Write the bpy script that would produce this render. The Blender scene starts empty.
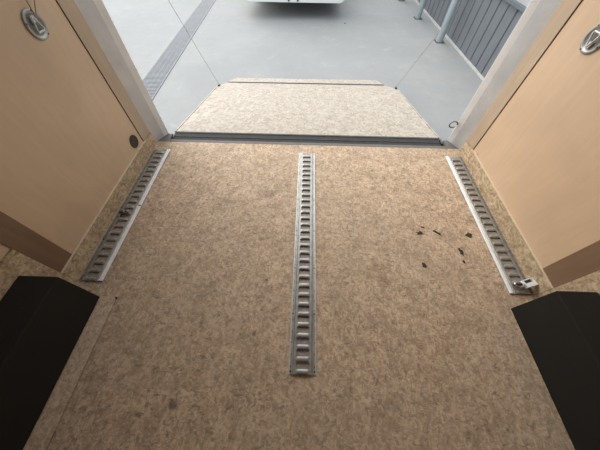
import bpy, bmesh, math, random
from mathutils import Vector, Matrix, Euler
random.seed(7)
PI = math.pi
SC = bpy.context.scene
COL = SC.collection

# ------------------------------------------------------------------ camera
F_PX, PITCH, YAW, ROLL = 240.71, 0.96929, 0.01874, 0.01325
cam_d = bpy.data.cameras.new('camera'); cam = bpy.data.objects.new('camera', cam_d); COL.objects.link(cam)
cam_d.sensor_fit = 'HORIZONTAL'; cam_d.sensor_width = 36.0; cam_d.lens = F_PX*36.0/600.0
cam_d.clip_start = 0.02; cam_d.clip_end = 200
Zr = Matrix.Rotation(YAW, 3, 'Z')
f = Zr @ Vector((0, math.cos(PITCH), -math.sin(PITCH)))
u = Zr @ Vector((0, math.sin(PITCH), math.cos(PITCH)))
r = Zr @ Vector((1, 0, 0))
r2 = math.cos(ROLL)*r + math.sin(ROLL)*u
u2 = -math.sin(ROLL)*r + math.cos(ROLL)*u
M = Matrix((r2, u2, -f)).transposed().to_4x4()
M.translation = Vector((-0.0182, 0, 1.2797))
cam.matrix_world = M
SC.camera = cam

# ------------------------------------------------------------------ sky, sun, exposure
SC.view_settings.view_transform = 'Standard'; SC.view_settings.look = 'None'
SC.view_settings.gamma = 1.0; SC.view_settings.use_curve_mapping = False
SC.view_settings.exposure = 0.0
w = bpy.data.worlds.new('overcast_sky'); SC.world = w; w.use_nodes = True
nt = w.node_tree; N = nt.nodes; N.clear()
out = N.new('ShaderNodeOutputWorld'); bg = N.new('ShaderNodeBackground'); tc = N.new('ShaderNodeTexCoord')
dp = N.new('ShaderNodeVectorMath'); dp.operation = 'DOT_PRODUCT'; dp.inputs[1].default_value = Vector((-0.72, 0.45, 0.5)).normalized()
mr = N.new('ShaderNodeMapRange'); mr.inputs['From Min'].default_value = -0.4; mr.inputs['From Max'].default_value = 1.0
mr.inputs['To Min'].default_value = 0.0; mr.inputs['To Max'].default_value = 1.0
rp = N.new('ShaderNodeValToRGB')
rp.color_ramp.elements[0].color = (0.60, 0.66, 0.72, 1); rp.color_ramp.elements[1].color = (1.0, 1.0, 0.99, 1)
SKY = 2.3
bg.inputs['Strength'].default_value = SKY
L = nt.links
L.new(tc.outputs['Generated'], dp.inputs[0]); L.new(dp.outputs['Value'], mr.inputs['Value']); L.new(mr.outputs['Result'], rp.inputs['Fac'])
L.new(rp.outputs['Color'], bg.inputs['Color']); L.new(bg.outputs['Background'], out.inputs['Surface'])
sd = bpy.data.lights.new('hazy_sun', 'SUN'); sun = bpy.data.objects.new('hazy_sun', sd); COL.objects.link(sun)
sd.energy = 2.6; sd.angle = math.radians(60); sd.color = (1.0, 0.97, 0.92)
sun.rotation_euler = Vector((0.62, -0.78, -0.62)).to_track_quat('-Z', 'Y').to_euler()

# ------------------------------------------------------------------ materials
def new_mat(name):
    m = bpy.data.materials.new(name); m.use_nodes = True
    nt = m.node_tree; b = nt.nodes['Principled BSDF']
    return m, nt, b

def node(nt, t, **kw):
    n = nt.nodes.new(t)
    for k, v in kw.items(): setattr(n, k, v)
    return n

def mixc(nt, fac, a, b, mode='MIX'):
    n = nt.nodes.new('ShaderNodeMix'); n.data_type = 'RGBA'; n.blend_type = mode
    for sock, v in ((n.inputs[0], fac), (n.inputs[6], a), (n.inputs[7], b)):
        if hasattr(v, 'links') or hasattr(v, 'is_linked'): nt.links.new(v, sock)
        else: sock.default_value = v
    return n.outputs[2]

def mth(nt, op, a, b=None, c=None, clamp=False):
    n = nt.nodes.new('ShaderNodeMath'); n.operation = op; n.use_clamp = clamp
    for i, v in enumerate((a, b, c)):
        if v is None: continue
        if hasattr(v, 'is_linked'): nt.links.new(v, n.inputs[i])
        else: n.inputs[i].default_value = v
    return n.outputs[0]

def noise(nt, vec, scale, detail=4, rough=0.55, dist=0.0):
    n = nt.nodes.new('ShaderNodeTexNoise'); n.inputs['Scale'].default_value = scale
    n.inputs['Detail'].default_value = detail; n.inputs['Roughness'].default_value = rough
    n.inputs['Distortion'].default_value = dist
    nt.links.new(vec, n.inputs['Vector']); return n.outputs['Fac']

def remap(nt, v, a, b, c=0.0, d=1.0):
    n = nt.nodes.new('ShaderNodeMapRange'); nt.links.new(v, n.inputs['Value'])
    n.inputs['From Min'].default_value = a; n.inputs['From Max'].default_value = b
    n.inputs['To Min'].default_value = c; n.inputs['To Max'].default_value = d
    return n.outputs['Result']

def simple(name, col, rough=0.6, metal=0.0, var=0.12, scale=14.0, bump=0.0):
    m, nt, b = new_mat(name)
    tc = node(nt, 'ShaderNodeTexCoord')
    nf = noise(nt, tc.outputs['Object'], scale, 5, 0.6)
    k = remap(nt, nf, 0.3, 0.7, 1-var, 1+var)
    vm = node(nt, 'ShaderNodeVectorMath', operation='SCALE'); vm.inputs[0].default_value = col
    nt.links.new(k, vm.inputs['Scale']); nt.links.new(vm.outputs[0], b.inputs['Base Color'])
    b.inputs['Roughness'].default_value = rough; b.inputs['Metallic'].default_value = metal
    if bump:
        bp = node(nt, 'ShaderNodeBump'); bp.inputs['Strength'].default_value = bump; bp.inputs['Distance'].default_value = 0.002
        nt.links.new(nf, bp.inputs['Height']); nt.links.new(bp.outputs[0], b.inputs['Normal'])
    return m

def osb(name, base, light, dark, plane='xy', dirt=0.5, spots=(), fs=1.0):
    """oriented strand board: layers of stretched flakes at many angles"""
    m, nt, b = new_mat(name)
    tc = node(nt, 'ShaderNodeTexCoord')
    vec0 = tc.outputs['Object']
    if plane == 'yz':
        mp = node(nt, 'ShaderNodeMapping'); mp.inputs['Rotation'].default_value = (0, PI/2, 0)
        nt.links.new(vec0, mp.inputs['Vector']); vec = mp.outputs[0]
    else: vec = vec0
    col = base + (1,)
    cur = None
    edge = None
    for k, ang in enumerate((0.2, 1.25, 2.2, 2.9, 0.75, 1.75)):
        mp = node(nt, 'ShaderNodeMapping'); mp.vector_type = 'POINT'
        mp.inputs['Location'].default_value = (k*3.7, k*1.9, 0)
        mp.inputs['Rotation'].default_value = (0, 0, ang)
        mp.inputs['Scale'].default_value = (1, 1, 0.0)
        nt.links.new(vec, mp.inputs['Vector'])
        mp2 = node(nt, 'ShaderNodeMapping'); mp2.inputs['Scale'].default_value = (fs*(26 + 7*(k % 3)), fs*(92 + 26*(k % 2)), 1)
        nt.links.new(mp.outputs[0], mp2.inputs['Vector'])
        v = node(nt, 'ShaderNodeTexVoronoi'); v.voronoi_dimensions = '2D'; v.feature = 'F1'; v.inputs['Scale'].default_value = 1.0
        nt.links.new(mp2.outputs[0], v.inputs['Vector'])
        sp = node(nt, 'ShaderNodeSeparateColor'); nt.links.new(v.outputs['Color'], sp.inputs[0])
        rp = node(nt, 'ShaderNodeValToRGB'); cr = rp.color_ramp
        cr.elements[0].position = 0.0; cr.elements[0].color = dark + (1,)
        e = cr.elements.new(0.22); e.color = tuple(0.45*x+0.55*y for x, y in zip(dark, base)) + (1,)
        e = cr.elements.new(0.55); e.color = base + (1,)
        cr.elements[-1].position = 1.0; cr.elements[-1].color = light + (1,)
        nt.links.new(sp.outputs[0], rp.inputs['Fac'])
        if cur is None: cur = rp.outputs['Color']
        else:
            msk = mth(nt, 'GREATER_THAN', sp.outputs[1], 0.55)
            msk = mth(nt, 'MULTIPLY', msk, 0.7)
            cur = mixc(nt, msk, cur, rp.outputs['Color'])
    # fine fibre
    mpf = node(nt, 'ShaderNodeMapping'); mpf.inputs['Scale'].default_value = (60, 160, 60); nt.links.new(vec, mpf.inputs['Vector'])
    fn = noise(nt, mpf.outputs[0], 1.0, 3, 0.6)
    cur = mixc(nt, 1.0, cur, mixc(nt, remap(nt, fn, 0.3, 0.7), (0.84, 0.84, 0.84, 1), (1.12, 1.12, 1.12, 1)), 'MULTIPLY')
    # trodden-in dirt: clouds plus short dark specks
    d1 = remap(nt, noise(nt, vec, 8.0, 7, 0.8, 0.4), 0.44, 0.64, 0, dirt*1.15)
    cur = mixc(nt, d1, cur, tuple(x*0.55 for x in base) + (1,))
    d2 = remap(nt, noise(nt, vec, 38, 3, 0.7, 0.8), 0.545, 0.64, 0, dirt*1.1)
    cur = mixc(nt, d2, cur, tuple(x*0.35 for x in base) + (1,))
    mps = node(nt, 'ShaderNodeMapping'); mps.inputs['Scale'].default_value = (16, 46, 16); mps.inputs['Rotation'].default_value = (0, 0, 0.5); nt.links.new(vec, mps.inputs['Vector'])
    d4 = remap(nt, noise(nt, mps.outputs[0], 1.0, 3, 0.65, 1.5), 0.60, 0.67, 0, dirt*1.2)
    cur = mixc(nt, d4, cur, tuple(x*0.30 for x in base) + (1,))
    l2 = remap(nt, noise(nt, vec, 46, 3, 0.7, 1.2), 0.54, 0.64, 0, 0.6)
    cur = mixc(nt, l2, cur, light + (1,))
    d3 = remap(nt, noise(nt, vec, 1.3, 2, 0.5, 0.0), 0.35, 0.7, 0, dirt*0.5)
    cur = mixc(nt, d3, cur, (base[0]*0.72, base[1]*0.78, base[2]*0.84, 1))
    for (sx, sy, sr, amt) in spots:
        c = node(nt, 'ShaderNodeVectorMath', operation='DISTANCE'); c.inputs[1].default_value = (sx, sy, 0)
        # warp for an irregular outline
        wn = noise(nt, vec, 30, 3, 0.6)
        nt.links.new(vec0, c.inputs[0])
        dd = mth(nt, 'ADD', c.outputs['Value'], mth(nt, 'MULTIPLY', mth(nt, 'SUBTRACT', wn, 0.5), sr*2.2))
        k = remap(nt, dd, sr*0.6, sr*1.25, amt, 0.0)
        cur = mixc(nt, k, cur, (0.035, 0.022, 0.024, 1))
    nt.links.new(cur, b.inputs['Base Color'])
    b.inputs['Roughness'].default_value = 0.72
    b.inputs['Specular IOR Level'].default_value = 0.3
    bp = node(nt, 'ShaderNodeBump'); bp.inputs['Strength'].default_value = 0.25; bp.inputs['Distance'].default_value = 0.001
    bw = node(nt, 'ShaderNodeRGBToBW'); nt.links.new(cur, bw.inputs[0]); nt.links.new(bw.outputs[0], bp.inputs['Height'])
    nt.links.new(bp.outputs[0], b.inputs['Normal'])
    return m

def luan(name, a, bcol):
    m, nt, b = new_mat(name)
    tc = node(nt, 'ShaderNodeTexCoord')
    mp = node(nt, 'ShaderNodeMapping'); mp.inputs['Scale'].default_value = (4, 11, 1.6)
    nt.links.new(tc.outputs['Object'], mp.inputs['Vector'])
    n1 = noise(nt, mp.outputs[0], 1.6, 4, 0.5, 1.2)
    n2 = noise(nt, tc.outputs['Object'], 3.0, 3, 0.5, 0.3)
    cur = mixc(nt, remap(nt, n1, 0.3, 0.7), a + (1,), bcol + (1,))
    cur = mixc(nt, remap(nt, n2, 0.4, 0.7, 0, 0.45), cur, tuple(x*0.8 for x in a) + (1,))
    v = node(nt, 'ShaderNodeTexVoronoi'); v.inputs['Scale'].default_value = 3.1; nt.links.new(tc.outputs['Object'], v.inputs['Vector'])
    cur = mixc(nt, remap(nt, v.outputs['Distance'], 0.02, 0.045, 0.5, 0), cur, (0.12, 0.07, 0.04, 1))
    nt.links.new(cur, b.inputs['Base Color']); b.inputs['Roughness'].default_value = 0.5
    return m

def concrete(name):
    m, nt, b = new_mat(name)
    tc = node(nt, 'ShaderNodeTexCoord'); o = tc.outputs['Object']
    n1 = noise(nt, o, 0.8, 6, 0.6, 0.4); n2 = noise(nt, o, 5, 6, 0.65, 0.8); n3 = noise(nt, o, 60, 3, 0.6)
    cur = mixc(nt, remap(nt, n1, 0.3, 0.7), (0.245, 0.255, 0.256, 1), (0.292, 0.297, 0.294, 1))
    cur = mixc(nt, remap(nt, n2, 0.5, 0.75, 0, 0.55), cur, (0.235, 0.24, 0.236, 1))
    cur = mixc(nt, remap(nt, n2, 0.42, 0.25, 0, 0.5), cur, (0.37, 0.375, 0.37, 1))
    cur = mixc(nt, remap(nt, n3, 0.35, 0.65, 0, 0.18), cur, (0.20, 0.205, 0.205, 1))
    mp = node(nt, 'ShaderNodeMapping'); mp.inputs['Scale'].default_value = (1.0, 3.0, 1); mp.inputs['Rotation'].default_value = (0, 0, 0.5)
    nt.links.new(o, mp.inputs['Vector'])
    n4 = noise(nt, mp.outputs[0], 4, 5, 0.7, 1.5)
    cur = mixc(nt, remap(nt, n4, 0.66, 0.74, 0, 0.5), cur, (0.19, 0.192, 0.188, 1))
    nt.links.new(cur, b.inputs['Base Color']); b.inputs['Roughness'].default_value = 0.85
    return m

FL_B, FL_L, FL_D = (0.58, 0.425, 0.290), (0.74, 0.59, 0.44), (0.36, 0.245, 0.155)
MAT = {
 'osb_floor': osb('osb_floor', FL_B, FL_L, FL_D, 'xy', 0.62, spots=((-0.547, -0.064, 0.020, 0.6), (-0.25, 1.14, 0.035, 0.35), (0.45, 0.52, 0.03, 0.25), (-0.24, 0.22, 0.012, 0.6), (-0.22, 0.34, 0.008, 0.5), (-0.21, 0.50, 0.008, 0.6))),
 'osb_wall': osb('osb_wall', (0.53, 0.39, 0.24), (0.70, 0.55, 0.37), (0.26, 0.17, 0.09), 'yz', 0.4, fs=0.8),
 'osb_ramp': osb('osb_ramp', (0.41, 0.36, 0.30), (0.50, 0.46, 0.40), (0.29, 0.235, 0.185), 'xy', 0.18, fs=0.55),
 'luan': luan('luan_plywood', (0.572, 0.404, 0.262), (0.622, 0.446, 0.293)),
 'batten': luan('tan_batten_shaded', (0.42, 0.31, 0.21), (0.48, 0.36, 0.25)),  # plywood tone darkened, slight shade on the rear battens put into the colour
 'osb_patch': osb('osb_patch', (0.66, 0.50, 0.36), (0.80, 0.66, 0.50), (0.45, 0.31, 0.2), 'xy', 0.35),
 'sill': simple('dull_sill_metal', (0.15, 0.145, 0.135), 0.8, 0.0, 0.15, 20),
 'zinc_mid': simple('worn_zinc_lip', (0.55, 0.55, 0.53), 0.5, 0.4, 0.2, 60),
 'zinc_dull_shade': simple('dull_shaded_zinc', (0.24, 0.235, 0.22), 0.55, 0.5, 0.25, 40),
 'bead': simple('pale_wood_edge', (0.66, 0.55, 0.40), 0.6, 0, 0.08, 20),
 'brown': luan('brown_varnished_wood', (0.175, 0.102, 0.056), (0.235, 0.142, 0.085)),
 'alu': simple('brushed_aluminium', (0.66, 0.67, 0.68), 0.40, 0.35, 0.10, 8),
 'alu_edge': simple('pale_aluminium', (0.86, 0.86, 0.85), 0.4, 0.1, 0.06, 8),
 'zinc': simple('zinc_steel', (0.36, 0.355, 0.335), 0.45, 0.6, 0.22, 30),
 'zinc_glint': simple('bright_zinc_glint', (0.90, 0.92, 0.95), 0.40, 0.1, 0.08, 30),
 'chrome': simple('chrome_steel', (0.80, 0.80, 0.80), 0.15, 1.0, 0.08, 40),
 'dark_steel': simple('dark_oily_steel', (0.09, 0.085, 0.08), 0.45, 0.6, 0.2, 40),
 'pan': simple('grimy_steel_pan', (0.33, 0.30, 0.265), 0.6, 0.2, 0.25, 60),
 'slot': simple('dark_slot', (0.028, 0.022, 0.018), 0.8, 0.0, 0.2, 40),
 'box': simple('black_wheel_box', (0.004, 0.0032, 0.0022), 0.75, 0.0, 0.35, 9, 0.2),
 'rubber': simple('black_rubber', (0.036, 0.038, 0.038), 0.9, 0.0, 0.15, 20, 0.0),
 'bar_grey': simple('worn_grey_bar', (0.075, 0.078, 0.076), 0.85, 0.0, 0.2, 20),
 'plug': simple('dark_brown_rubber', (0.05, 0.038, 0.030), 0.8, 0.0, 0.2, 30),
 'cord': simple('olive_cord', (0.20, 0.19, 0.13), 0.8, 0.0, 0.2, 60),
 'cable': simple('grey_cable', (0.30, 0.30, 0.30), 0.45, 0.6, 0.1, 60),
 'concrete': concrete('concrete'),
 'kerb': simple('pale_kerb', (0.46, 0.46, 0.45), 0.85, 0, 0.15, 12),
 'fence': simple('grey_blue_sheet', (0.25, 0.265, 0.285), 0.6, 0.1, 0.08, 3),
 'fence_up': simple('pale_grey_sheet', (0.36, 0.37, 0.39), 0.6, 0.1, 0.08, 3),
 'fence_rail': simple('slate_rail', (0.12, 0.14, 0.16), 0.5, 0.2, 0.1, 3),
 'pole': simple('pale_green_paint', (0.33, 0.385, 0.40), 0.5, 0.1, 0.08, 9),
 'grate': simple('galvanised_grate', (0.088, 0.102, 0.120), 0.5, 0.3, 0.12, 9),
 'pit': simple('drain_shadow', (0.035, 0.04, 0.045), 0.9, 0, 0.2, 9),
 'white_paint': simple('white_car_paint', (0.72, 0.73, 0.74), 0.25, 0.0, 0.03, 3),
 'tail': simple('red_lens', (0.45, 0.02, 0.02), 0.2, 0, 0.1, 9),
 'glass_dark': simple('tinted_glass', (0.02, 0.025, 0.03), 0.08, 0, 0.1, 9),
 'roof': simple('white_roof_skin', (0.62, 0.61, 0.58), 0.5, 0.0, 0.05, 4),
 'leafy': simple('dark_debris', (0.035, 0.032, 0.022), 0.85, 0, 0.3, 90, 0.4),
}

# ------------------------------------------------------------------ mesh helpers
def box(bm, x0, x1, y0, y1, z0, z1, bev=0.0, mi=0):
    vs = [bm.verts.new((x, y, z)) for x in (x0, x1) for y in (y0, y1) for z in (z0, z1)]
    idx = [(0, 1, 3, 2), (4, 6, 7, 5), (0, 4, 5, 1), (2, 3, 7, 6), (0, 2, 6, 4), (1, 5, 7, 3)]
    fs = [bm.faces.new([vs[i] for i in q]) for q in idx]
    for q in fs: q.material_index = mi
    if bev > 0:
        es = set(e for q in fs for e in q.edges)
        bmesh.ops.bevel(bm, geom=list(es), offset=bev, segments=2, affect='EDGES', profile=0.5)
    return vs

def prism(bm, pts, z0, z1):
    """pts: xy outline counter-clockwise; z0/z1 may be functions of (x,y)"""
    zf0 = z0 if callable(z0) else (lambda x, y: z0); zf1 = z1 if callable(z1) else (lambda x, y: z1)
    a = [bm.verts.new((x, y, zf0(x, y))) for x, y in pts]; b = [bm.verts.new((x, y, zf1(x, y))) for x, y in pts]
    bm.faces.new(list(reversed(a))); bm.faces.new(b)
    n = len(pts)
    for i in range(n): bm.faces.new((a[i], a[(i+1) % n], b[(i+1) % n], b[i]))

def tube(bm, pts, rad, seg=10, closed=False, cap=True):
    pts = [Vector(p) for p in pts]; n = len(pts); rings = []
    ref = None
    for i, p in enumerate(pts):
        if closed: t = (pts[(i+1) % n]-pts[i-1])
        else: t = pts[min(i+1, n-1)]-pts[max(i-1, 0)]
        t.normalize()
        if ref is None: ref = t.orthogonal().normalized()
        ref = (ref - t*ref.dot(t)).normalized(); bi = t.cross(ref)
        rr = rad[i] if isinstance(rad, (list, tuple)) else rad
        rings.append([bm.verts.new(p+rr*(math.cos(2*PI*k/seg)*ref+math.sin(2*PI*k/seg)*bi)) for k in range(seg)])
    for i in range(n if closed else n-1):
        A, B = rings[i], rings[(i+1) % n]
        for k in range(seg): bm.faces.new((A[k], A[(k+1) % seg], B[(k+1) % seg], B[k]))
    if cap and not closed:
        bm.faces.new(list(reversed(rings[0]))); bm.faces.new(rings[-1])

def lathe(bm, prof, seg=32, mat=None):
    """prof: (radius, height) along local z, closed at radius 0 ends"""
    rings = []
    for (rr, h) in prof:
        if rr < 1e-6: rings.append([bm.verts.new((0, 0, h))])
        else: rings.append([bm.verts.new((rr*math.cos(2*PI*k/seg), rr*math.sin(2*PI*k/seg), h)) for k in range(seg)])
    for A, B in zip(rings, rings[1:]):
        for k in range(seg):
            if len(A) == 1: bm.faces.new((A[0], B[k], B[(k+1) % seg]))
            elif len(B) == 1: bm.faces.new((A[k], A[(k+1) % seg], B[0]))
            else: bm.faces.new((A[k], A[(k+1) % seg], B[(k+1) % seg], B[k]))
    if mat is not None: bmesh.ops.transform(bm, matrix=mat, verts=bm.verts[:])

def obj(name, bm, mat, parent=None, loc=(0, 0, 0), rot=(0, 0, 0), smooth=False, mats=None):
    bmesh.ops.recalc_face_normals(bm, faces=bm.faces[:])
    me = bpy.data.meshes.new(name); bm.to_mesh(me); bm.free()
    for q in (mats or [mat]): me.materials.append(MAT[q])
    if smooth:
        for p in me.polygons: p.use_smooth = True
    o = bpy.data.objects.new(name, me); COL.objects.link(o)
    o.location = loc; o.rotation_euler = rot
    if parent is not None: o.parent = parent
    return o

def tag(o, label, cat, group=None, kind=None):
    o['label'] = label; o['category'] = cat
    if group: o['group'] = group
    if kind: o['kind'] = kind
    return o

def thing(name, label, cat, loc=(0, 0, 0), rot=(0, 0, 0), group=None):
    o = bpy.data.objects.new(name, None); COL.objects.link(o); o.empty_display_size = 0.05
    o.location = loc; o.rotation_euler = rot
    return tag(o, label, cat, group)

def struct(name, bm, mat, label=None, cat=None, parent=None):
    o = obj(name, bm, mat, parent)
    if parent is None:
        o['kind'] = 'structure'
        if label: o['label'] = label
        if cat: o['category'] = cat
    return o

def copy_tree(o, parent=None):
    c = o.copy(); COL.objects.link(c); c.parent = parent
    for ch in list(o.children): copy_tree(ch, c)
    return c

B = bmesh.new
WX = 1.268         # inner face of the side walls
KX = 1.258         # face of the low strand-board strip
YE = 1.70          # rear edge of the floor
GZ = -0.35         # yard level

# ------------------------------------------------------------------ the yard
b = B(); box(b, -9, 2.95, 1.2, 14, GZ-0.1, GZ); box(b, -9, 9, -6, 1.2, GZ-0.1, GZ); box(b, 2.95, 9, 1.2, 14, GZ-0.1, GZ)
struct('floor_yard', b, 'concrete', 'pale grey concrete yard outside the rear opening', 'ground')

# ------------------------------------------------------------------ trailer shell
b = B(); box(b, -1.30, 1.30, -2.6, YE-0.01, -0.06, -0.012)
struct('floor_frame', b, 'slot', 'dark framing under the strand board floor', 'floor')
def floor_panel(x0, x1, y0, y1, name, label):
    b = B(); box(b, x0, x1, y0, y1, -0.012, 0.0)
    struct(name, b, 'osb_floor', label, 'floor')
floor_panel(-WX, WX, 0.4835, 1.688, 'floor', 'strand board floor sheet next to the rear opening')
floor_panel(-WX, WX, 0.3804, 0.4828, 'floor_joint', 'narrow band of strand board just in front of the wheel boxes')
floor_panel(-0.990, 0.990, -2.6, 0.380, 'floor_front', 'worn strand board floor between the two wheel boxes')
for s, nm in ((-1, 'left'), (1, 'right')):
    b = B()
    if s < 0: prism(b, [(-WX, -2.6), (-0.995, -2.6), (-0.995, 0.362), (-1.008, 0.380), (-WX, 0.380)], -0.012, 0.0015)
    else: box(b, 0.9905, WX, -2.6, 0.380, -0.012, 0.0)
    struct('floor_'+nm, b, 'osb_patch' if s < 0 else 'osb_floor', 'strand board strip of floor along the %s wheel box' % nm, 'floor')

# side walls: outer skin, plywood sheet, strand board strip, batten
ZR = 1.98
for s, nm in ((-1, 'left'), (1, 'right')):
    def bx(b, xa, xb, *a, **k):
        xs = sorted((s*xa, s*xb)); box(b, xs[0], xs[1], *a, **k)
    b = B(); bx(b, 1.290, 1.325, -2.6, 1.80, -0.16, ZR)
    root = struct('wall_'+nm, b, 'alu', '%s side wall of the trailer' % nm, 'wall')
    b = B(); bx(b, WX, 1.290, 0.4635, 1.667, 0.0, ZR)
    struct('plywood_sheet', b, 'luan', parent=root)
    b = B(); bx(b, WX, 1.290, -2.6, 0.4625, 0.362, ZR)
    struct('plywood_sheet', b, 'luan', parent=root)
    b = B(); bx(b, KX, 1.290, -2.6, 0.462, 0.0, 0.358)
    struct('wheel_bay_board', b, 'osb_wall', parent=root)
    b = B(); bx(b, KX, WX-0.0003, 0.464, 1.672, 0.0, 0.0985)
    struct('strand_board_strip', b, 'osb_wall', parent=root)
    b = B(); bx(b, KX-0.001, WX-0.0003, 0.464, 1.56, 0.0988, 0.1025)
    struct('pale_edge_bead', b, 'bead', parent=root)
    b = B(); bx(b, WX-0.004, WX-0.0003, 0.466, 0.572, 0.104, ZR)
    struct('batten', b, 'brown', parent=root)
    b = B(); bx(b, WX-0.006, WX-0.0003, 1.551, 1.667, 0.100, ZR, bev=0.002)
    struct('batten', b, 'batten', parent=root)
    b = B(); bx(b, WX-0.003, WX+0.0003, 1.5485, 1.5505, 0.100, ZR)
    struct('shadow_gap', b, 'plug', parent=root)
# front wall, roof
b = B(); box(b, -1.325, 1.325, -2.66, -2.6, -0.16, ZR); struct('wall_front', b, 'luan', 'plywood front wall of the trailer', 'wall')
b = B(); box(b, -1.325, 1.325, -2.66, 1.80, ZR, ZR+0.04); struct('ceiling', b, 'roof', 'white roof skin of the trailer', 'ceiling')

# rear opening frame
for s, nm in ((-1, 'left'), (1, 'right')):
    pts = [(1.2685, 1.668), (1.2895, 1.668), (1.2895, 1.80), (1.222, 1.80), (1.222, 1.757)]
    def mir(P): return [(x, y) for x, y in P] if s > 0 else [(-x, y) for x, y in reversed(P)]
    b = B(); prism(b, mir(pts), 0.001, ZR)
    root = struct('trim_rear_'+nm, b, 'alu', 'brushed aluminium post at the %s of the rear opening' % nm, 'trim')
    b = B(); prism(b, mir([(1.2215, 1.7585), (1.2215, 1.80), (1.1985, 1.80), (1.1985, 1.797)]), 0.001, ZR)
    struct('edge_flange', b, 'alu_edge', parent=root)
    b = B(); prism(b, mir([(1.2675, 1.689), (1.2895, 1.689), (1.2895, 1.80), (1.166, 1.80), (1.166, 1.689)]), -0.05, 0.0005)
    struct('corner_plate', b, 'sill', parent=root)
b = B(); box(b, -1.197, 1.197, 1.745, 1.80, 1.86, ZR-0.001); struct('trim_rear_top', b, 'alu', 'aluminium header over the rear opening', 'trim')
b = B(); box(b, -1.165, 1.165, 1.689, 1.722, -0.05, 0.0005, bev=0.001); struct('trim_sill', b, 'sill', 'thin grey metal sill along the rear floor edge', 'trim')
b = B(); box(b, -1.30, 1.30, 1.60, 1.70, -0.16, -0.062); struct('trim_rear_beam', b, 'dark_steel', 'dark beam under the rear floor edge', 'trim')

# ------------------------------------------------------------------ wheel boxes
for s, nm, col in ((-1, 'left', 'black'), (1, 'right', 'brownish black')):
    t = thing('wheel_box', {'left': 'black wheel box on the floor against the left wall', 'right': 'black wheel box with faint scuffs on the floor against the right wall'}[nm], 'wheel box', (s*1.17, -0.2, 0), group=None)
    b = B(); xs = sorted((s*(1.081-1.17), s*(1.2575-1.17)))
    z1 = 0.2755
    box(b, xs[0], xs[1], -0.95, 0.579 if s < 0 else 0.586, 0.0015 if s < 0 else 0.0, z1, bev=0.004)
    obj('cover', b, 'box', t)
    b = B(); x0 = s*(1.0795-1.17); xs = sorted((x0, x0+s*0.004-s*0.006))
    box(b, xs[0], xs[1], -0.95, 0.575, 0.0018, 0.006); obj('edge_strip', b, 'osb_wall', t)

# ------------------------------------------------------------------ slotted tie-down tracks
PIT = 0.0508
def etrack_mesh(n, w=0.0635):
    b = B()
    xc = [-w, -0.0575, -0.0535, -0.046, -0.041, -0.030, -0.022, 0.0, 0.022, 0.030, 0.041, 0.046, 0.0535, 0.0575, w]
    ro = [0, 0.0035, 0.0075, 0.0125, 0.017, 0.0205, 0.0270, 0.034, 0.0508]
    hz = [0.0090, 0.0108, 0.0118, 0.0118, 0.0108, 0.0090, 0.0090, 0.0090, 0.0090]
    ys, hs = [], []
    for k in range(n):
        for j in range(8): ys.append(k*PIT+ro[j]); hs.append(hz[j])
    ys.append(n*PIT); hs.append(hz[0])
    def z(x, h):
        a = abs(x)
        if a > 0.0455: return 0.0035
        if a > 0.0255: return 0.0090
        return h
    V = [[b.verts.new((x, y, z(x, h))) for x in xc] for y, h in zip(ys, hs)]
    for i in range(len(ys)-1):
        j = i % 8
        for c in range(len(xc)-1):
            xm = (xc[c]+xc[c+1])/2
            if j in (5, 6, 7) and abs(xm) < 0.030: continue
            if j == 6 and 0.0535 < abs(xm) < 0.0575: continue
            fc = b.faces.new((V[i][c], V[i][c+1], V[i+1][c+1], V[i+1][c]))
            fc.material_index = 1 if abs(xm) > 0.046 else 0
    be = [e for e in b.edges if e.is_boundary]
    ex = bmesh.ops.extrude_edge_only(b, edges=be)
    for v in [g for g in ex['geom'] if isinstance(g, bmesh.types.BMVert)]: v.co.z = 0.0007
    return b

def screw_bm():
    b = B(); lathe(b, [(0.0, 0.0022), (0.003, 0.002), (0.0045, 0.0008), (0.0045, -0.002)], 12); return b

def make_track(label, x, y0, n, flange):
    t = thing('tie_down_track', label, 'track', (x, y0, 0), group='slotted steel tracks on the floor')
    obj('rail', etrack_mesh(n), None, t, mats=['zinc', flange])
    b = B(); box(b, -0.0475, 0.0475, 0.002, n*PIT-0.002, 0.0003, 0.0012); 
    for s in (-1, 1): box(b, min(s*.050, s*.061), max(s*.050, s*.061), 0.002, n*PIT-0.002, 0.0003, 0.0010, mi=1)
    obj('backing_strip', b, None, t, mats=['pan', 'slot'])
    first = None
    k = 0
    while k < n:
        for s in (-1, 1):
            yy = min(k*PIT+0.012, n*PIT-0.012)
            if first is None: first = obj('screw', screw_bm(), 'dark_steel', t, (s*0.0555, yy, 0.004)); o = first
            else:
                o = first.copy(); COL.objects.link(o); o.location = (s*0.0555, yy, 0.004)
        k += 5
    return t
tc_ = make_track('galvanised slotted track down the middle of the strand board floor', 0.0, 0.058, 30, 'zinc')
tl = make_track('slotted track along the left wall with a pale metal edge', -1.1795, 0.462, 22, 'zinc_dull_shade')  # wall tracks: shade on the outer flange painted in as darker zinc
tr = make_track('slotted track along the right wall with a bright metal edge', 1.181, 0.464, 22, 'zinc_dull_shade')
for o in (tc_, tl, tr): del o['group']
# raised inner edge rails of the wall tracks, door-light glint painted near-white
b = B(); box(b, 0.050, 0.071, 0.535, 1.118, 0.0045, 0.013, bev=0.002); obj('edge_rail', b, 'zinc_glint', tl)
b = B(); box(b, 0.052, 0.073, 0.0, 0.525, 0.0045, 0.013, bev=0.002); obj('edge_rail', b, 'zinc_glint', tl)
b = B(); box(b, -0.070, -0.053, 0.0, 1.118, 0.0045, 0.013, bev=0.002); obj('edge_rail', b, 'zinc_glint', tr)
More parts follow.
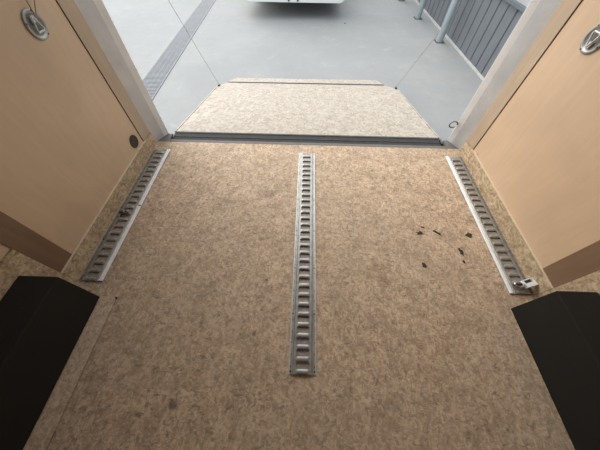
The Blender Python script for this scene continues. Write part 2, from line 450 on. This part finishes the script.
# light edge lips of the middle track
for s in (-1, 1):
    b = B(); xs = sorted((s*0.0636, s*0.0570)); box(b, xs[0], xs[1], 0.0, 30*PIT, 0.0036, 0.0052); obj('edge_lip', b, 'zinc_mid', tc_)

# track fittings
t = thing('track_fitting', 'shiny steel anchor fitting with ring at the near end of the right track', 'fitting', (1.180, 0.506, 0.0158))
b = B(); box(b, -0.026, 0.026, -0.011, 0.011, 0.0, 0.008, bev=0.002); obj('base_plate', b, 'dark_steel', t)
b = B(); tube(b, [(-0.030+0.022*math.cos(a), 0.002+0.014*math.sin(a), 0.014) for a in [2*PI*i/20 for i in range(20)]], 0.0035, 8, closed=True)
obj('ring', b, 'chrome', t, loc=(0.016, 0, -0.001), smooth=True)
b = B()
for (x0, x1, y0, y1, z0, z1) in ((-0.038, 0.038, -0.030, -0.004, 0, 0.026), (-0.036, 0.036, 0.017, 0.022, 0, 0.022), (-0.038, -0.030, -0.004, 0.017, 0, 0.024), (0.030, 0.038, -0.004, 0.017, 0, 0.024)):
    box(b, x0, x1, y0, y1, z0, z1, bev=0.0015)
bk = obj('buckle', b, 'zinc_glint', t, loc=(0.038, 0.014, 0.006), rot=(0, -0.05, 0.30)); bk.scale = (0.82, 0.82, 0.9)
b = B(); box(b, -0.031, 0.031, -0.0085, 0.0175, 0.001, 0.010); obj('buckle_pin_plate', b, 'dark_steel', bk)
b = B(); tube(b, [(0.024, 0.020, 0.012), (0.026, 0.006, 0.022), (0.020, -0.008, 0.012)], 0.003, 8); obj('spring_clip', b, 'zinc_glint', t, loc=(-0.018, 0, 0), smooth=True)

t = thing('track_fitting', 'small dark anchor clip halfway along the left track', 'fitting', (-1.190, 0.925, 0.0158))
b = B(); box(b, -0.030, 0.028, -0.008, 0.010, 0, 0.011, bev=0.003); obj('base_plate', b, 'dark_steel', t)
b = B(); tube(b, [(0.018+0.013*math.cos(a), 0.004+0.013*math.sin(a), 0.014) for a in [2*PI*i/16 for i in range(16)]], 0.003, 8, closed=True)
obj('ring', b, 'zinc', t, smooth=True)

# dark bits lying on the floor
def debris(x, y, rx, ry, rot, label, grp='dark flecks of debris on the right of the floor'):
    rx *= 1.45; ry *= 1.45
    b = B(); n = 14; top = []; bot = []
    c = b.verts.new((0, 0, 0.0022))
    for i in range(n):
        a = 2*PI*i/n; k = 0.5+0.85*random.random()
        top.append(b.verts.new((rx*0.8*k*math.cos(a), ry*0.8*k*math.sin(a), 0.0016))); bot.append(b.verts.new((rx*k*math.cos(a), ry*k*math.sin(a), 0.0002)))
    for i in range(n):
        b.faces.new((c, top[i], top[(i+1) % n])); b.faces.new((top[i], bot[i], bot[(i+1) % n], top[(i+1) % n]))
    b.faces.new(list(reversed(bot)))
    tag(obj('debris_fleck', b, 'leafy', None, (x, y, 0), (0, 0, rot)), label, 'debris', grp)
debris(0.832, 0.852, 0.027, 0.008, -0.62, 'long slanting dark fleck of debris, largest on the floor')
debris(0.728, 0.840, 0.017, 0.010, 0.1, 'blotchy dark fleck left of the long slanting one')
debris(1.031, 0.838, 0.018, 0.015, -0.3, 'squarish dark fleck nearest the right track')
debris(0.942, 0.715, 0.008, 0.020, 0.15, 'upright oblong dark fleck below the squarish one')
debris(0.935, 0.650, 0.006, 0.007, 0.1, 'tiny round dark fleck just below the upright oblong one')
debris(0.697, 0.615, 0.011, 0.013, 0.5, 'small dark fleck nearest the camera on the right half of the floor')
debris(0.758, 0.888, 0.009, 0.005, -0.3, 'faint small brown fleck above the blotchy one')

# ------------------------------------------------------------------ recessed lashing rings, hole plug, cord
def lashing(side, y, z, label, spin):
    t = thing('recessed_ring', label, 'tie-down ring', (side*WX, y, z), (0, -side*PI/2, 0))
    # local z points into the room
    b = B(); lathe(b, [(0.0, 0.0012), (0.040, 0.0012), (0.043, 0.007), (0.050, 0.009), (0.056, 0.006), (0.057, 0.0004)], 40); obj('pan', b, 'zinc', t, smooth=True)
    b = B(); lathe(b, [(0.0, 0.0016), (0.0395, 0.0016)], 36); o = obj('pan_floor', b, 'zinc_dull_shade', t)
    b = B(); tri = [(0.034*math.cos(spin+a), 0.034*math.sin(spin+a)) for a in (0.0, 2.35, -2.35)]
    pts = []
    for i in range(3):
        p, q = tri[i], tri[(i+1) % 3]
        for k in (0.12, 0.37, 0.63, 0.88): pts.append((p[0]+(q[0]-p[0])*k, p[1]+(q[1]-p[1])*k, 0.011))
    tube(b, pts, 0.0042, 10, closed=True); obj('ring', b, 'zinc_mid', t, smooth=True)
    b = B(); prism(b, [(-0.011, -0.016), (0.012, -0.010), (0.012, 0.010), (-0.011, 0.016)], 0.0018, 0.012)
    obj('bracket', b, 'zinc_mid', t, loc=(0.020*math.cos(spin), 0.020*math.sin(spin), 0), rot=(0, 0, spin))
    for q in (0.6, 2.7, 4.4):
        b = B(); lathe(b, [(0, 0.002), (0.003, 0.0016), (0.004, 0)], 10); obj('screw', b, 'dark_steel', t, (0.0505*math.cos(q), 0.0505*math.sin(q), 0.0088))
    return t
lashing(-1, 1.342, 0.881, 'round steel lashing ring recessed in the left plywood wall, cord tied to it', PI)
lashing(1, 1.335, 0.872, 'round steel lashing ring recessed in the right plywood wall', PI)
b = B()
tube(b, [(-1.246, 1.352, 0.915), (-1.249, 1.362, 0.945), (-1.252, 1.372, 0.99), (-1.255, 1.37, 1.15), (-1.257, 1.37, 1.45)], 0.0022, 6)
tube(b, [(-1.246, 1.360, 0.912), (-1.247, 1.385, 0.935), (-1.250, 1.41, 0.955), (-1.252, 1.43, 1.02), (-1.257, 1.40, 1.45)], 0.0022, 6)
tag(obj('thin_cord', b, 'cord'), 'thin olive cord hanging down to the lashing ring on the left wall', 'cord')
t = thing('wall_plug', 'dark round plug low in the left plywood wall by the rear post', 'plug', (-WX, 1.462, 0.166), (0, PI/2, 0))
b = B(); lathe(b, [(0, 0.0015), (0.036, 0.0015), (0.038, 0.004), (0.044, 0.0045), (0.046, 0.0004)], 32); obj('rim', b, 'plug', t, smooth=False)
b = B(); lathe(b, [(0, 0.0022), (0.0355, 0.0022)], 32); obj('mesh_insert', b, 'plug', t)

# ------------------------------------------------------------------ ramp
RY0, RY1 = 1.842, 3.27
def rz(x, y): return -0.006 - (y-RY0)*0.1985
t = thing('ramp', 'lowered rear ramp faced with pale strand board', 'ramp', (0, 0, 0))
rx0, rx1 = -1.150, 1.135
b = B(); prism(b, [(rx0, RY0), (rx1, RY0), (rx1+0.015, 3.27), (1.03, 3.395), (-1.09, 3.375), (rx0-0.012, 3.225)], lambda x, y: rz(x, y)-0.045, rz)
obj('deck', b, 'osb_ramp', t)
for s, xa, xb, ye in ((-1, rx0-0.002, rx0-0.014, 3.225), (1, rx1+0.002, rx1+0.017, 3.27)):
    b = B(); e = s*0.013
    pts = [(xa, RY0), (xa+e, RY0), (xb+e, ye), (xb, ye)]
    if s < 0: pts = pts[::-1]
    prism(b, pts, lambda x, y: rz(x, y)-0.048, lambda x, y: rz(x, y)+0.003); obj('side_rail', b, 'osb_ramp', t)
b = B(); box(b, rx0+0.005, rx1-0.005, 1.726, 1.840, -0.05, -0.004, bev=0.004)
hb = obj('hinge_cover', b, 'rubber', t)
for (y0, y1, m) in ((1.764, 1.771, 'bar_grey'), (1.818, 1.836, 'bar_grey')):
    b = B(); box(b, rx0+0.008, rx1-0.008, y0, y1, -0.0045, 0.000, bev=0.001); obj('ridge', b, m, hb)
b = B(); tube(b, [(-1.075, 3.41, rz(0, 3.41)+0.002), (1.00, 3.432, rz(0, 3.43)+0.002)], 0.007, 8); obj('flap_hinge', b, 'cable', t)
fl = lambda x, y: rz(0, 3.42)-0.0 - (y-3.42)*0.12
b = B(); prism(b, [(-1.09, 3.425), (1.03, 3.447), (0.945, 3.60), (-1.00, 3.575)], lambda x, y: max(GZ+0.001, fl(x, y)-0.02), fl); obj('flap', b, 'osb_ramp', t)
for x, y in ((-1.150, 3.22), (1.140, 3.265)):
    b = B(); box(b, x-0.012, x+0.012, y-0.02, y+0.02, rz(x, y)+0.0005, rz(x, y)+0.02, bev=0.003); obj('cable_lug', b, 'dark_steel', t)
for x in (-1.162, 1.155):
    b = B(); box(b, x-0.008, x+0.008, 1.765, 1.835, -0.08, -0.012, bev=0.003); obj('hinge_bracket', b, 'dark_steel', t)
# cables holding the ramp
for s, p0, p1, lab in ((-1, (-1.150, 3.22, rz(0, 3.22)+0.021), (-1.19, 1.81, 1.88), 'thin steel cable from left ramp corner up to the opening frame'),
                       (1, (1.140, 3.265, rz(0, 3.265)+0.027), (1.19, 1.81, 1.62), 'thin steel cable from right ramp corner up to the opening frame')):
    b = B(); tube(b, [p0, p1], 0.0019, 6)
    tag(obj('ramp_cable', b, 'cable'), lab, 'cable')
# loop on the outside of the right post
b = B()
tube(b, [(1.196, 1.790, 0.155)] + [(1.166+0.030*math.cos(a), 1.79, 0.155+0.026*math.sin(a)) for a in [0.3+i*5.2/16 for i in range(17)]], 0.005, 8)
tag(obj('steel_loop', b, 'zinc_dull_shade', smooth=True), 'small dark steel loop hooked on the outside of the right rear post', 'hook')

# ------------------------------------------------------------------ drain
DL = 7.2; da = math.atan2(-2.41+2.089, 7.2-3.067)
t = thing('drain_channel', 'long slotted grey drain grating set in the concrete yard', 'drain', (-2.068, 1.9, GZ), (0, 0, 0.0408))
b = B(); box(b, -0.148, 0.148, 0, DL, 0.0003, 0.0015); obj('channel_bottom', b, 'pit', t)
b = B()
for s in (-1, 1): box(b, min(s*.136, s*.152), max(s*.136, s*.152), 0, DL, 0.0004, 0.007)
for x in (-0.07, 0.0, 0.07): box(b, x-0.003, x+0.003, 0, DL, 0.0016, 0.005)
obj('frame', b, 'grate', t)
b = B(); n = int(DL/0.036)
for i in range(n): box(b, -0.136, 0.136, i*0.036, i*0.036+0.024, 0.0016, 0.006)
obj('grating', b, 'grate', t)

# ------------------------------------------------------------------ fence
def fx(y): return 2.475 - 0.012*(y-3.6)
t = thing('metal_fence', 'blue-grey ribbed sheet metal fence right of the yard', 'fence', (0, 0, GZ))
FY0, FY1 = 1.5, 12.0
b = B()
ys = [FY0]; xo = [0.0]
y = FY0
while y < FY1:
    for dy, dx in ((0.185, 0.0), (0.006, 0.020), (0.014, 0.020), (0.006, 0.0)):
        y += dy; ys.append(y); xo.append(dx)
lo = [b.verts.new((fx(yy)+dx, yy, 0.03)) for yy, dx in zip(ys, xo)]; hi = [b.verts.new((fx(yy)+dx, yy, 0.75)) for yy, dx in zip(ys, xo)]
for i in range(len(ys)-1): b.faces.new((lo[i], lo[i+1], hi[i+1], hi[i]))
bmesh.ops.solidify(b, geom=b.faces[:], thickness=0.004)
obj('ribbed_sheet', b, 'fence', t)
b = B(); prism(b, [(fx(FY0)-0.035, FY0), (fx(FY0)+0.03, FY0), (fx(FY1)+0.03, FY1), (fx(FY1)-0.035, FY1)], 0.751, 0.785); obj('top_rail', b, 'fence_rail', t)
b = B(); prism(b, [(fx(FY0)+0.01, FY0), (fx(FY0)+0.03, FY0), (fx(FY1)+0.03, FY1), (fx(FY1)+0.01, FY1)], 0.786, 1.9); obj('upper_sheet', b, 'fence_up', t)
b = B(); prism(b, [(fx(FY0)-0.014, FY0), (fx(FY0)+0.05, FY0), (fx(FY1)+0.05, FY1), (fx(FY1)-0.014, FY1)], 0.0005, 0.029); obj('kerb', b, 'kerb', t)
# poles
p0 = None
for (x, y, lab) in ((2.265, 5.07, 'nearest pale green pipe post beside the ribbed fence'), (2.19, 6.27, 'middle pale green pipe post beside the ribbed fence'), (2.11, 7.50, 'farthest pale green pipe post, only its foot in frame')):
    if p0 is None:
        p0 = thing('pipe_post', lab, 'post', (x, y, GZ), group='pale pipe posts along the fence')
        b = B(); lathe(b, [(0.0, 0.006), (0.054, 0.006), (0.054, 2.6), (0, 2.6)], 24); obj('pipe', b, 'pole', p0, smooth=False)
        b = B(); box(b, -0.075, 0.075, -0.075, 0.075, 0.0005, 0.006); obj('foot_plate', b, 'bar_grey', p0)
        o = p0
    else:
        o = copy_tree(p0); o.location = (x, y, GZ); o['label'] = lab

# ------------------------------------------------------------------ parked vehicle
t = thing('parked_vehicle', 'white vehicle parked behind the ramp, only its rear bumper edge in frame', 'vehicle', (-0.29, 6.05, GZ))
def loft(b, secs):
    """secs: list of (y, [(x,z)...]) closed sections"""
    R = [[b.verts.new((x, y, z)) for x, z in s] for y, s in secs]
    n = len(R[0])
    for A, C in zip(R, R[1:]):
        for k in range(n): b.faces.new((A[k], A[(k+1) % n], C[(k+1) % n], C[k]))
    b.faces.new(list(reversed(R[0]))); b.faces.new(R[-1])
K = 1.10
def sec(hw, z0, z1, hw2):
    hw *= K; hw2 *= K
    return [(-hw, z0+0.03), (-hw+0.04, z0), (hw-0.04, z0), (hw, z0+0.03), (hw, (z0+z1)/2), (hw2, z1-0.04), (hw2-0.05, z1), (-hw2+0.05, z1), (-hw2, z1-0.04), (-hw, (z0+z1)/2)]
b = B(); loft(b, [(0.12, sec(0.86, 0.30, 1.05, 0.82)), (0.28, sec(0.90, 0.26, 1.12, 0.80)), (0.7, sec(0.90, 0.24, 1.78, 0.66)), (2.6, sec(0.90, 0.24, 1.80, 0.66)), (3.3, sec(0.90, 0.24, 1.15, 0.80)), (4.2, sec(0.84, 0.28, 0.95, 0.74))])
obj('body', b, 'white_paint', t)
b = B(); loft(b, [(0.0, sec(0.82, 0.255, 0.52, 0.80)), (0.04, sec(0.86, 0.25, 0.54, 0.85)), (0.30, sec(0.885, 0.25, 0.54, 0.88))])
obj('bumper', b, 'white_paint', t)
b = B(); box(b, -0.26, 0.26, -0.006, 0.02, 0.36, 0.48); obj('number_plate_recess', b, 'bar_grey', t)
for s in (-1, 1):
    b = B(); box(b, min(s*.66, s*.80), max(s*.66, s*.80), 0.08, 0.20, 0.70, 0.98, bev=0.01); obj('tail_light', b, 'tail', t)
for x in (-0.11, 0.06):
    b = B(); tube(b, [(x, -0.02, 0.287), (x, 0.3, 0.287)], 0.018, 14); obj('exhaust', b, 'dark_steel', t)
b = B(); box(b, -0.55, 0.55, 0.42, 0.50, 1.20, 1.62, bev=0.02); obj('rear_window', b, 'glass_dark', t)
for yy in (1.45, 3.5):
    for s in (-1, 1):
        b = B(); lathe(b, [(0, -0.09), (0.19, -0.09), (0.30, -0.09), (0.325, -0.06), (0.325, 0.06), (0.30, 0.09), (0.19, 0.09), (0.17, 0.05), (0, 0.05)], 32, Matrix.Rotation(PI/2, 4, 'Y'))
        wv = obj('wheel', b, 'rubber', t, (s*0.86, yy, 0.3255), (0, 0, 0 if s > 0 else PI))
        b = B(); lathe(b, [(0, 0.062), (0.05, 0.065), (0.16, 0.055), (0.16, 0.05)], 24, Matrix.Rotation(PI/2, 4, 'Y')); obj('hubcap', b, 'alu', wv)
# small dark bit on the concrete
b = B(); lathe(b, [(0, 0.010), (0.012, 0.008), (0.018, 0.0), (0, 0.0)], 7)
tag(obj('pebble', b, 'leafy', None, (0.69, 5.88, GZ)), 'single dark pebble on the concrete before the vehicle', 'pebble')
